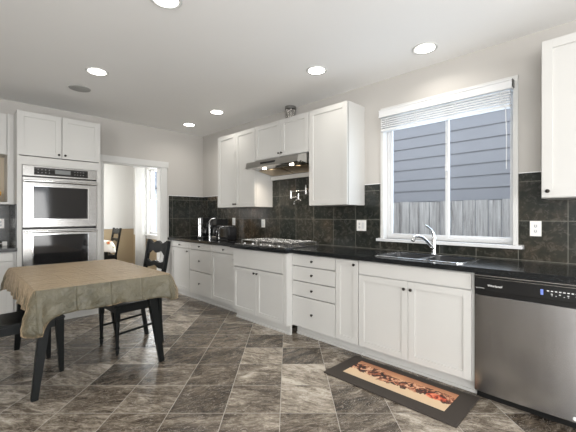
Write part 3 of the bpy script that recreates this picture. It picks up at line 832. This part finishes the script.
# ------------------------------------------------------------------ dishwasher
Pd = prx(2.532)
t = thing('dishwasher', 'stainless steel dishwasher with black control strip at the right edge', 'dishwasher', (2.83, .43, 0))
bm = B(); box3(bm, Pd, .138, .734, .065, .860, -.60, -.012); obj('body', bm, 'black_plastic', t)
bm = B(); nn = 24; cols = []
for i in range(nn+1):
    a = .141 + .59*i/nn; q = 2*i/nn-1; c = .007*(1-q*q) - .007 - .003*abs(q)**24
    cols.append([bm.verts.new(Pd(a, b_, c_)) for b_, c_ in ((.062, -.03), (.062, c-.003), (.065, c), (.715, c), (.718, c-.003), (.718, -.03))])
for u_, v_ in zip(cols, cols[1:]):
    for j in range(6): bm.faces.new((u_[j], v_[j], v_[(j+1) % 6], u_[(j+1) % 6]))
bm.faces.new(cols[0]); bm.faces.new(cols[-1])
obj('door', bm, 'steel_v', t, True)
bm = B()
# control strip with recessed grip below
box3(bm, Pd, .141, .731, .748, .846, -.03, .006, .004); box3(bm, Pd, .141, .731, .720, .748, -.03, -.018)
cs = obj('control_strip', bm, 'black_plastic', t)
bm = B(); box3(bm, Pd, .141, .731, .8485, .8535, -.03, .004, .001); box3(bm, Pd, .141, .731, .835, .8375, 0, .0075); obj('steel_line', bm, 'chrome', cs)
bm = B(); box(bm, 2.60, 2.62, .138, .734, 0, .062); obj('toe_panel', bm, 'black_plastic', t)
def text(s, P, a, b, c, size, m, parent, flip=True):
    cu = bpy.data.curves.new('lettering', 'FONT'); cu.body = s; cu.size = size; cu.extrude = .0004
    o = bpy.data.objects.new('lettering', cu); me = bpy.data.meshes.new_from_object(o)
    bm = B(); bm.from_mesh(me); bpy.data.objects.remove(o)
    # text runs along -a on the right wall (towards the viewer's right)
    for v in bm.verts: v.co = P(a - v.co.x, b + v.co.y, c + v.co.z)
    return obj('lettering', bm, m, parent)
text('Whirlpool', Pd, .650, .782, .0065, .020, 'mark', cs)
text('QUIET PARTNER', Pd, .722, .765, .0065, .007, 'mark', cs)
bm = B(); random.seed(3)
for k in range(10):
    a = .335-k*.019
    box3(bm, Pd, a-.011, a, .800, .805, .006, .0068)
    if k % 2 == 1: box3(bm, Pd, a-.009, a, .784, .788, .006, .0068)
    if k % 3: box3(bm, Pd, a-.008, a-.003, .775, .778, .006, .0068)
obj('button_markings', bm, 'mark', cs)
bm = B(); box3(bm, Pd, .352, .366, .775, .808, .006, .0068); obj('blue_label', bm, 'blue_mark', cs)
bm = B(); lathe(bm, [(.001, 0), (.011, 0), (.010, .002), (.001, .002)], (2.534, .205, .085), 16, 'x', cap=False); obj('badge', bm, 'mark', t)
# cabinet beyond the frame, carries the worktop
t = base('white base cabinet right of the dishwasher at the edge of the counter', -.59, .134)
d = front(Pb, -.588, .131, .108, .852, 'door', t)

# ------------------------------------------------------------------ blind
t = thing('window_blind', 'raised white slatted blind bunched at the top of the sink window', 'blind', (3.13, 1.2, 2.10))
ya, yb = .628, 1.780
bm = B(); box(bm, 3.085, 3.098, ya, yb, 2.245, 2.322, .003); box(bm, 3.080, 3.086, ya, yb, 2.308, 2.320, .002); box(bm, 3.080, 3.086, ya, yb, 2.247, 2.257, .002)
box(bm, 3.098, 3.154, ya, ya+.008, 2.245, 2.322); box(bm, 3.098, 3.154, yb-.008, yb, 2.245, 2.322); obj('valance', bm, 'vinyl', t)
bm = B(); box(bm, 3.10, 3.15, ya+.012, yb-.012, 2.25, 2.305); obj('head_rail', bm, 'vinyl', t)
bm = B(); box(bm, 3.095, 3.153, ya-.006, ya-.001, 2.262, 2.320); box(bm, 3.095, 3.153, yb+.001, yb+.006, 2.262, 2.320); obj('bracket', bm, 'knob', t)
zs = 2.236
for k in range(10):
    bm = B(); sag = random.uniform(-.002, .002)
    box(bm, 3.100, 3.150, ya+.015, yb-.015, zs-.0052, zs); obj('slat', bm, 'vinyl', t); zs -= .0056 if k % 2 == 0 else .0155
bm = B(); box(bm, 3.097, 3.153, ya+.015, yb-.015, zs-.024, zs-.004, .003); obj('bottom_rail', bm, 'vinyl', t)
for yy in (1.70, 1.40, 1.05, .70):
    bm = B(); random.seed(int(yy*100))
    for q in (-.008, .008):
        pts = [(3.094, yy+q+random.uniform(-.006, .006), 2.246-i*.016) for i in range(9)]
        tube(bm, pts, .0022, 6)
    obj('cord', bm, 'vinyl', t)
bm = B(); tube(bm, [(3.090, .675, 2.246), (3.088, .663, 1.9), (3.090, .664, 1.62)], .003, 8); obj('tilt_wand', bm, 'vinyl', t)

# ------------------------------------------------------------------ ceiling fixtures
DL = [(1.01, 3.635, 'round recessed ceiling light left of centre in front of the ovens'),
      (.99, 2.11, 'recessed ceiling light cut by the top edge of the picture'),
      (2.50, 2.11, 'recessed ceiling light in the middle nearest the tall cabinet by the window'),
      (2.81, 1.19, 'recessed ceiling light closest to the window above the sink'),
      (2.55, 3.91, 'recessed ceiling light above the left wall cabinets, second farthest'),
      (2.60, 4.75, 'small recessed ceiling light farthest away near the back corner')]
for x, y, lab in DL:
    t = thing('recessed_light', lab, 'ceiling light', (x, y, H), 'recessed ceiling lights')
    bm = B(); lathe(bm, [(.078, -.004), (.096, -.008), (.102, -.003), (.102, -.0005), (.078, -.0005)], (x, y, H), 32, cap=False); obj('trim_ring', bm, 'trim', t, True)
    bm = B(); lathe(bm, [(.078, -.006), (.05, -.007), (.001, -.0075)], (x, y, H), 32, cap=False); l = obj('lamp_lens', bm, 'lamp', t, True)
    li = bpy.data.lights.new('bulb', 'AREA'); li.shape = 'DISK'; li.size = .15; li.energy = 2.4; li.color = (1, .95, .87); li.spread = 2.6
    lo = bpy.data.objects.new('bulb', li); C.objects.link(lo); lo.parent = l; lo.location = (0, 0, -.02)
bm = B(); lathe(bm, [(.105, -.001), (.105, -.006), (.092, -.009), (.001, -.010)], (1.01, 4.25, H), 32, cap=False)
solo('ceiling_speaker', bm, 'speaker', 'round grey ceiling speaker grille near the oven cabinet', 'speaker', (1.01, 4.25, H), True)

# ------------------------------------------------------------------ countertop appliances
def rbox(x0, x1, y0, y1, z0, z1, bev): bm = B(); box(bm, x0, x1, y0, y1, z0, z1, bev); return bm
t = thing('coffee_maker', 'slim coffee maker with tall chrome column, in the counter corner', 'coffee maker', (2.86, 4.660, CT))
obj('base', rbox(2.74, 2.99, 4.580, 4.750, CT, CT+.035, .008), 'black_plastic', t)
obj('water_tank', rbox(2.90, 3.00, 4.580, 4.750, CT+.036, CT+.315, .010), 'black_plastic', t)
bm = B(); box(bm, 2.74, 2.90, 4.590, 4.740, CT+.24, CT+.32, .012); obj('brew_head', bm, 'black_plastic', t)
bm = B(); lathe(bm, [(.030, 0), (.030, .27), (.026, .285)], (2.735, 4.655, CT+.036), 18); obj('chrome_column', bm, 'chrome', t, True)
bm = B(); lathe(bm, [(.045, 0), (.060, .03), (.062, .08), (.045, .13), (.035, .14)], (2.835, 4.665, CT+.036), 20); cf = obj('carafe', bm, 'black_glass', t, True)
bm = B(); tube(bm, [(2.80, 4.600, CT+.15), (2.78, 4.575, CT+.13), (2.78, 4.575, CT+.08), (2.80, 4.600, CT+.06)], .007, 8); obj('handle', bm, 'chrome', cf, True)
t = thing('coffee_maker', 'black coffee maker with curved chrome spine, right of the slim one', 'coffee maker', (2.86, 4.235, CT))
obj('base', rbox(2.72, 2.93, 4.175, 4.345, CT, CT+.04, .010), 'black_plastic', t)
obj('water_tank', rbox(2.84, 2.93, 4.195, 4.345, CT+.041, CT+.30, .012), 'black_plastic', t)
obj('brew_head', rbox(2.73, 2.84, 4.195, 4.335, CT+.215, CT+.305, .02), 'black_plastic', t)
bm = B()
pts = [(2.715, 4.350, CT+.002), (2.715, 4.350, CT+.20), (2.715, 4.343, CT+.26), (2.715, 4.315, CT+.295), (2.715, 4.275, CT+.308), (2.718, 4.20, CT+.318)]
tube(bm, pts, [.014, .014, .014, .013, .011, .006], 12); obj('chrome_spine', bm, 'chrome', t, True)
bm = B(); lathe(bm, [(.042, 0), (.054, .03), (.056, .09), (.045, .14), (.035, .15)], (2.782, 4.265, CT+.041), 20); obj('carafe', bm, 'black_glass', t, True)
obj('warming_plate', rbox(2.722, 2.80, 4.215, 4.305, CT+.0405, CT+.048, .002), 'chrome', t)
t = thing('toaster', 'glossy black rounded toaster on the counter right of the coffee makers', 'toaster', (2.805, 4.0, CT))
obj('body', rbox(2.715, 2.875, 3.895, 4.115, CT+.012, CT+.205, .04), 'black_glass', t)
obj('foot_plate', rbox(2.725, 2.865, 3.90, 4.10, CT, CT+.014, .003), 'black_plastic', t)
for xx in (2.750, 2.805): obj('slot', rbox(xx, xx+.028, 3.92, 4.08, CT+.2035, CT+.2065, 0), 'chrome', t)
bm = B(); tube(bm, [(2.707, 4.10, CT+.02), (2.707, 4.105, CT+.11), (2.707, 4.09, CT+.165), (2.707, 4.06, CT+.19), (2.715, 4.00, CT+.197)], .006, 10); obj('chrome_edge', bm, 'chrome', t, True)

# ------------------------------------------------------------------ kitchen mat
t = thing('kitchen_mat', 'dark bordered kitchen mat with food picture on floor by sink base', 'mat', (2.34, 1.20, 0))
bm = B(); box(bm, 2.105, 2.560, .705, 1.705, .001, .012, .005); obj('border', bm, 'mat', t)
bm = B(); box3(bm, W3, 0, .27, 0, .78, 0, .0015)
me = obj('printed_picture', bm, 'picture', t, world=False); me.location = (2.215-2.34, .815-1.20, .0118)

# ------------------------------------------------------------------ table
t = thing('dining_table', 'black wooden table with splayed tapered legs under the satin cloth', 'table', (.84, 3.37, 0))
TX0, TX1, TY0, TY1, TZ = .39, 1.29, 2.69, 4.05, .762
obj('tabletop', rbox(TX0, TX1, TY0, TY1, TZ-.028, TZ, .006), 'black_wood', t)
bm = B()
for a in ((TX0+.07, TX1-.07, TY0+.07, TY0+.09), (TX0+.07, TX1-.07, TY1-.09, TY1-.07), (TX0+.07, TX0+.09, TY0+.09, TY1-.09), (TX1-.09, TX1-.07, TY0+.09, TY1-.09)):
    box(bm, *a, TZ-.108, TZ-.028)
obj('apron', bm, 'black_wood', t)
for sx, sy in ((0, 0), (1, 0), (0, 1), (1, 1)):
    tx = TX0+.10 if sx == 0 else TX1-.10; ty = TY0+.10 if sy == 0 else TY1-.10
    bx = TX0+.012 if sx == 0 else TX1+.0; by = TY0+.14 if sy == 0 else TY1-.10
    if sx == 0 and sy: by = TY1-.02; bx = TX0+.05
    if sy == 0: ty = TY0+.17
    bm = B(); bar(bm, (tx, ty, TZ-.03), (bx, by, 0), .075, .062, .042, .036, bev=.004); obj('leg', bm, 'black_wood', t)
# cloth
def cloth(x0, x1, y0, y1, z, drop, corner, seed, n_fold, amp, mname, name, label, loc, rows=12, flare=.018, seg=.012):
    rc = .03; per = []
    def side(p, q, nrm):
        p = Vector(p); q = Vector(q); L = (q-p).length; k = max(2, int(L/seg))
        for i in range(k): per.append((p.lerp(q, i/k), Vector(nrm), min(i/k*L, (1-i/k)*L)))
    def corn(c, a0):
        for i in range(6):
            a = a0 + PI/2*i/6; per.append((Vector((c[0]+rc*math.cos(a), c[1]+rc*math.sin(a))), Vector((math.cos(a), math.sin(a))), -.02))
    side((x0+rc, y0), (x1-rc, y0), (0, -1)); corn((x1-rc, y0+rc), -PI/2)
    side((x1, y0+rc), (x1, y1-rc), (1, 0)); corn((x1-rc, y1-rc), 0)
    side((x1-rc, y1), (x0+rc, y1), (0, 1)); corn((x0+rc, y1-rc), PI/2)
    side((x0, y1-rc), (x0, y0+rc), (-1, 0)); corn((x0+rc, y0+rc), PI)
    bm = B(); n = len(per)
    cx, cy = (x0+x1)/2, (y0+y1)/2
    loops = []
    # top: shrinking loops towards the centre
    for f in [.02, .12, .24, .36, .48, .60, .70, .80, .88, .94, .98]:
        L = []
        for p, nr, dd in per:
            x = cx + (p.x-cx)*f; y = cy + (p.y-cy)*f
            zz = z + .004 + .0022*noise.noise(Vector((x*6+seed, y*6, 1)))*(1 if f < .93 else .3) + .0015*noise.noise(Vector((x*20, y*20+seed, 2)))
            L.append((x, y, zz))
        loops.append(L)
    loops.append([(p.x, p.y, z+.003) for p, nr, dd in per])
    for r in range(1, rows+1):
        s_ = r/rows; L = []
        for i, (p, nr, dd) in enumerate(per):
            cf = math.exp(-max(dd, 0)/.034)
            dr = drop + corner*cf*(1.0 if (p.x < cx and p.y < cy) else .30 if p.y < cy else .35) + .012*noise.noise(Vector((p.x*5+seed, p.y*5, 3)))
            ph = noise.noise(Vector((p.x*2.2+seed, p.y*2.2, 0)))*3
            fold = amp*math.sin(i/n*2*PI*n_fold + ph)*s_**1.3*(1-.6*cf) + .6*amp*noise.noise(Vector((p.x*9, p.y*9+seed, s_*1.5)))*s_
            out = .006 + flare*s_**.8 + fold + cf*.045*math.sin(s_*PI*.6)
            zz = z + .003 - dr*s_ + .002*noise.noise(Vector((p.x*14, p.y*14, s_*5)))
            out += (.012*noise.noise(Vector((p.x*6+9, p.y*6, s_*2.2))) + .007*noise.noise(Vector((p.x*17+s_*4, p.y*17+2, s_*4))))*min(1, s_*2)
            if r == 1: out = .006; zz = z - .006
            # corners fold back towards the leg lower down
            L.append((p.x+nr.x*out, p.y+nr.y*out, zz))
        loops.append(L)
    vv = ringmesh(bm, loops)
    bm.faces.new(vv[0])
    o = solo(name, bm, mname, label, 'tablecloth', loc, True)
    for pl in o.data.polygons: pl.use_smooth = True
    m = o.modifiers.new('thick', 'SOLIDIFY'); m.thickness = .0018; m.offset = 1
    return o
cloth(0.385, 1.300, 2.675, 4.065, TZ+.002, .165, .115, 3.3, 24, .009, 'cloth', 'tablecloth', 'olive tan satin tablecloth draped over the kitchen table', (.84, 3.37, TZ))

# ------------------------------------------------------------------ chairs
def scallop(bm, ztop, zbot, half, lean, th=.022, n=28):
    """rail between the posts, outline given by ztop(t), zbot(t), t -1..1"""
    F = []; R = []
    for i in range(n+1):
        tt = -1+2*i/n; y = tt*half
        for lst, off in ((F, th/2), (R, -th/2)):
            lst.append([bm.verts.new((lean(zbot(tt))+off, y, zbot(tt))), bm.verts.new((lean(ztop(tt))+off, y, ztop(tt)))])
    for i in range(n):
        bm.faces.new((F[i][0], F[i+1][0], F[i+1][1], F[i][1])); bm.faces.new((R[i][0], R[i][1], R[i+1][1], R[i+1][0]))
        bm.faces.new((F[i][1], F[i+1][1], R[i+1][1], R[i][1])); bm.faces.new((F[i][0], R[i][0], R[i+1][0], F[i+1][0]))
    bm.faces.new((F[0][0], F[0][1], R[0][1], R[0][0])); bm.faces.new((F[n][0], R[n][0], R[n][1], F[n][1]))
def make_chair(label, loc, rz, group, turned=True):
    t = thing('dining_chair', label, 'chair', loc, group, rz)
    k = dict(parent=t, world=False)
    lean = lambda z: -.205 - max(0, z-.45)*.17
    bm = B(); prism(bm, W3, [(.225, -.225), (.225, .225), (-.205, .195), (-.205, -.195)], .430, .452); bmesh.ops.bevel(bm, geom=list(bm.edges), offset=.005, segments=2, affect='EDGES')
    obj('seat', bm, 'black_wood', **k)
    bm = B()
    bar(bm, (.185, -.19, .40), (.185, .19, .40), .022, .058); bar(bm, (-.20, -.17, .40), (-.20, .17, .40), .022, .058)
    bar(bm, (.185, -.19, .40), (-.20, -.18, .40), .022, .058, side=Vector((0, 1, 0))); bar(bm, (.185, .19, .40), (-.20, .18, .40), .022, .058, side=Vector((0, 1, 0)))
    obj('seat_rail', bm, 'black_wood', **k)
    for s_ in (-1, 1):
        if not turned:
            bm = B(); bar(bm, (.19, s_*.19, .43), (.205, s_*.195, 0), .058, .058, .030, .030, bev=.003); obj('leg', bm, 'black_wood', **k)
        bm = B(); bar(bm, (.19, s_*.19, .43), (.19, s_*.19, .30), .042, .042, bev=.003)
        lathe(bm, [(.020, .30), (.022, .27), (.019, .22), (.015, .12), (.014, .075), (.022, .068), (.022, .058), (.013, .050), (.016, .03), (.011, .0)], (.19, s_*.19, 0), 14)
        if turned: obj('leg', bm, 'black_wood', smooth=True, **k)
        bm = B()
        pts = [(-.245, 0), (-.215, .25), (-.205, .45), (lean(.72), .72), (lean(1.0), 1.0)]
        hw = lambda q: .160+.037*min(1, q/.45)+max(0, q-.45)*.011
        for (xa, za), (xb, zb) in zip(pts, pts[1:]): bar(bm, (xa, s_*hw(za), za-.003), (xb, s_*hw(zb), zb), .034, .036 if za >= .45 else .032)
        obj('back_post', bm, 'black_wood', **k)
        bm = B(); tube(bm, [(.19, s_*.19, .185), (-.215, s_*.177, .215)], .011, 10)
        if turned: obj('stretcher', bm, 'black_wood', smooth=True, **k)
    bm = B()
    scallop(bm, lambda q: .982+.013*math.cos(2*PI*q/.92), lambda q: .868-.016*math.cos(2*PI*q/.92)+.02*(1-abs(q)), .198, lean)
    obj('crest_rail', bm, 'black_wood', **k)
    bm = B()
    scallop(bm, lambda q: .785+.008*math.cos(2*PI*q/.92), lambda q: .705+.035*(1-q*q)+.008*math.cos(2*PI*q/.92), .198, lean)
    obj('mid_rail', bm, 'black_wood', **k)
    return t
G_ = 'black scalloped-back dining chairs'
make_chair('black scallop-backed wooden chair at the right side of the clothed table', (1.24, 3.425, 0), PI+.05, G_)
make_chair('black wooden chair at the left side of the table, cut by the picture edge', (.42, 3.40, 0), .05, G_, False)
make_chair('dark chair tucked at the floral table in the room beyond the doorway', (2.20, 7.60, 0), PI, G_)

# dining room table
t = thing('dining_table', 'table under a white floral cloth in the room beyond the doorway', 'table', (1.8, 7.45, 0))
obj('tabletop', rbox(1.35, 2.19, 7.00, 7.95, .735, .762, .005), 'black_wood', t)
for x in (1.42, 2.12):
    for y in (7.07, 7.90): obj('leg', rbox(x-.03, x+.03, y-.03, y+.03, 0, .735, .004), 'black_wood', t)
cloth(1.335, 2.205, 6.985, 7.965, .762+.002, .20, .06, 8.1, 14, .010, 'floral', 'tablecloth', 'white floral tablecloth on the table beyond the doorway', (1.8, 7.45, .762), rows=6, seg=.03)

# curtain
t = thing('curtain', 'sheer white curtain hanging beside the dining room window', 'curtain', (3.118, 7.95, 0))
bm = B(); n = 60; F = []
for i in range(n+1):
    y = 7.70+.52*i/n; x = 3.118+.026*math.sin(i*.9)+.006*math.sin(i*2.3)
    F.append([bm.verts.new((x+(.004 if z_ > 1 else 0), y, z_)) for z_ in (.06, .7, 1.4, 2.40)])
for i in range(n):
    for j in range(3): bm.faces.new((F[i][j], F[i+1][j], F[i+1][j+1], F[i][j+1]))
c_ = obj('panel', bm, 'sheer', t, True); m_ = c_.modifiers.new('thick', 'SOLIDIFY'); m_.thickness = .002
bm = B(); tube(bm, [(3.118, 6.3, 2.42), (3.118, 8.40, 2.42)], .012, 10)
for y in (6.4, 8.36): tube(bm, [(3.118, y, 2.42), (XW-.001, y, 2.42)], .007, 8)
obj('rod', bm, 'vinyl', t, True)
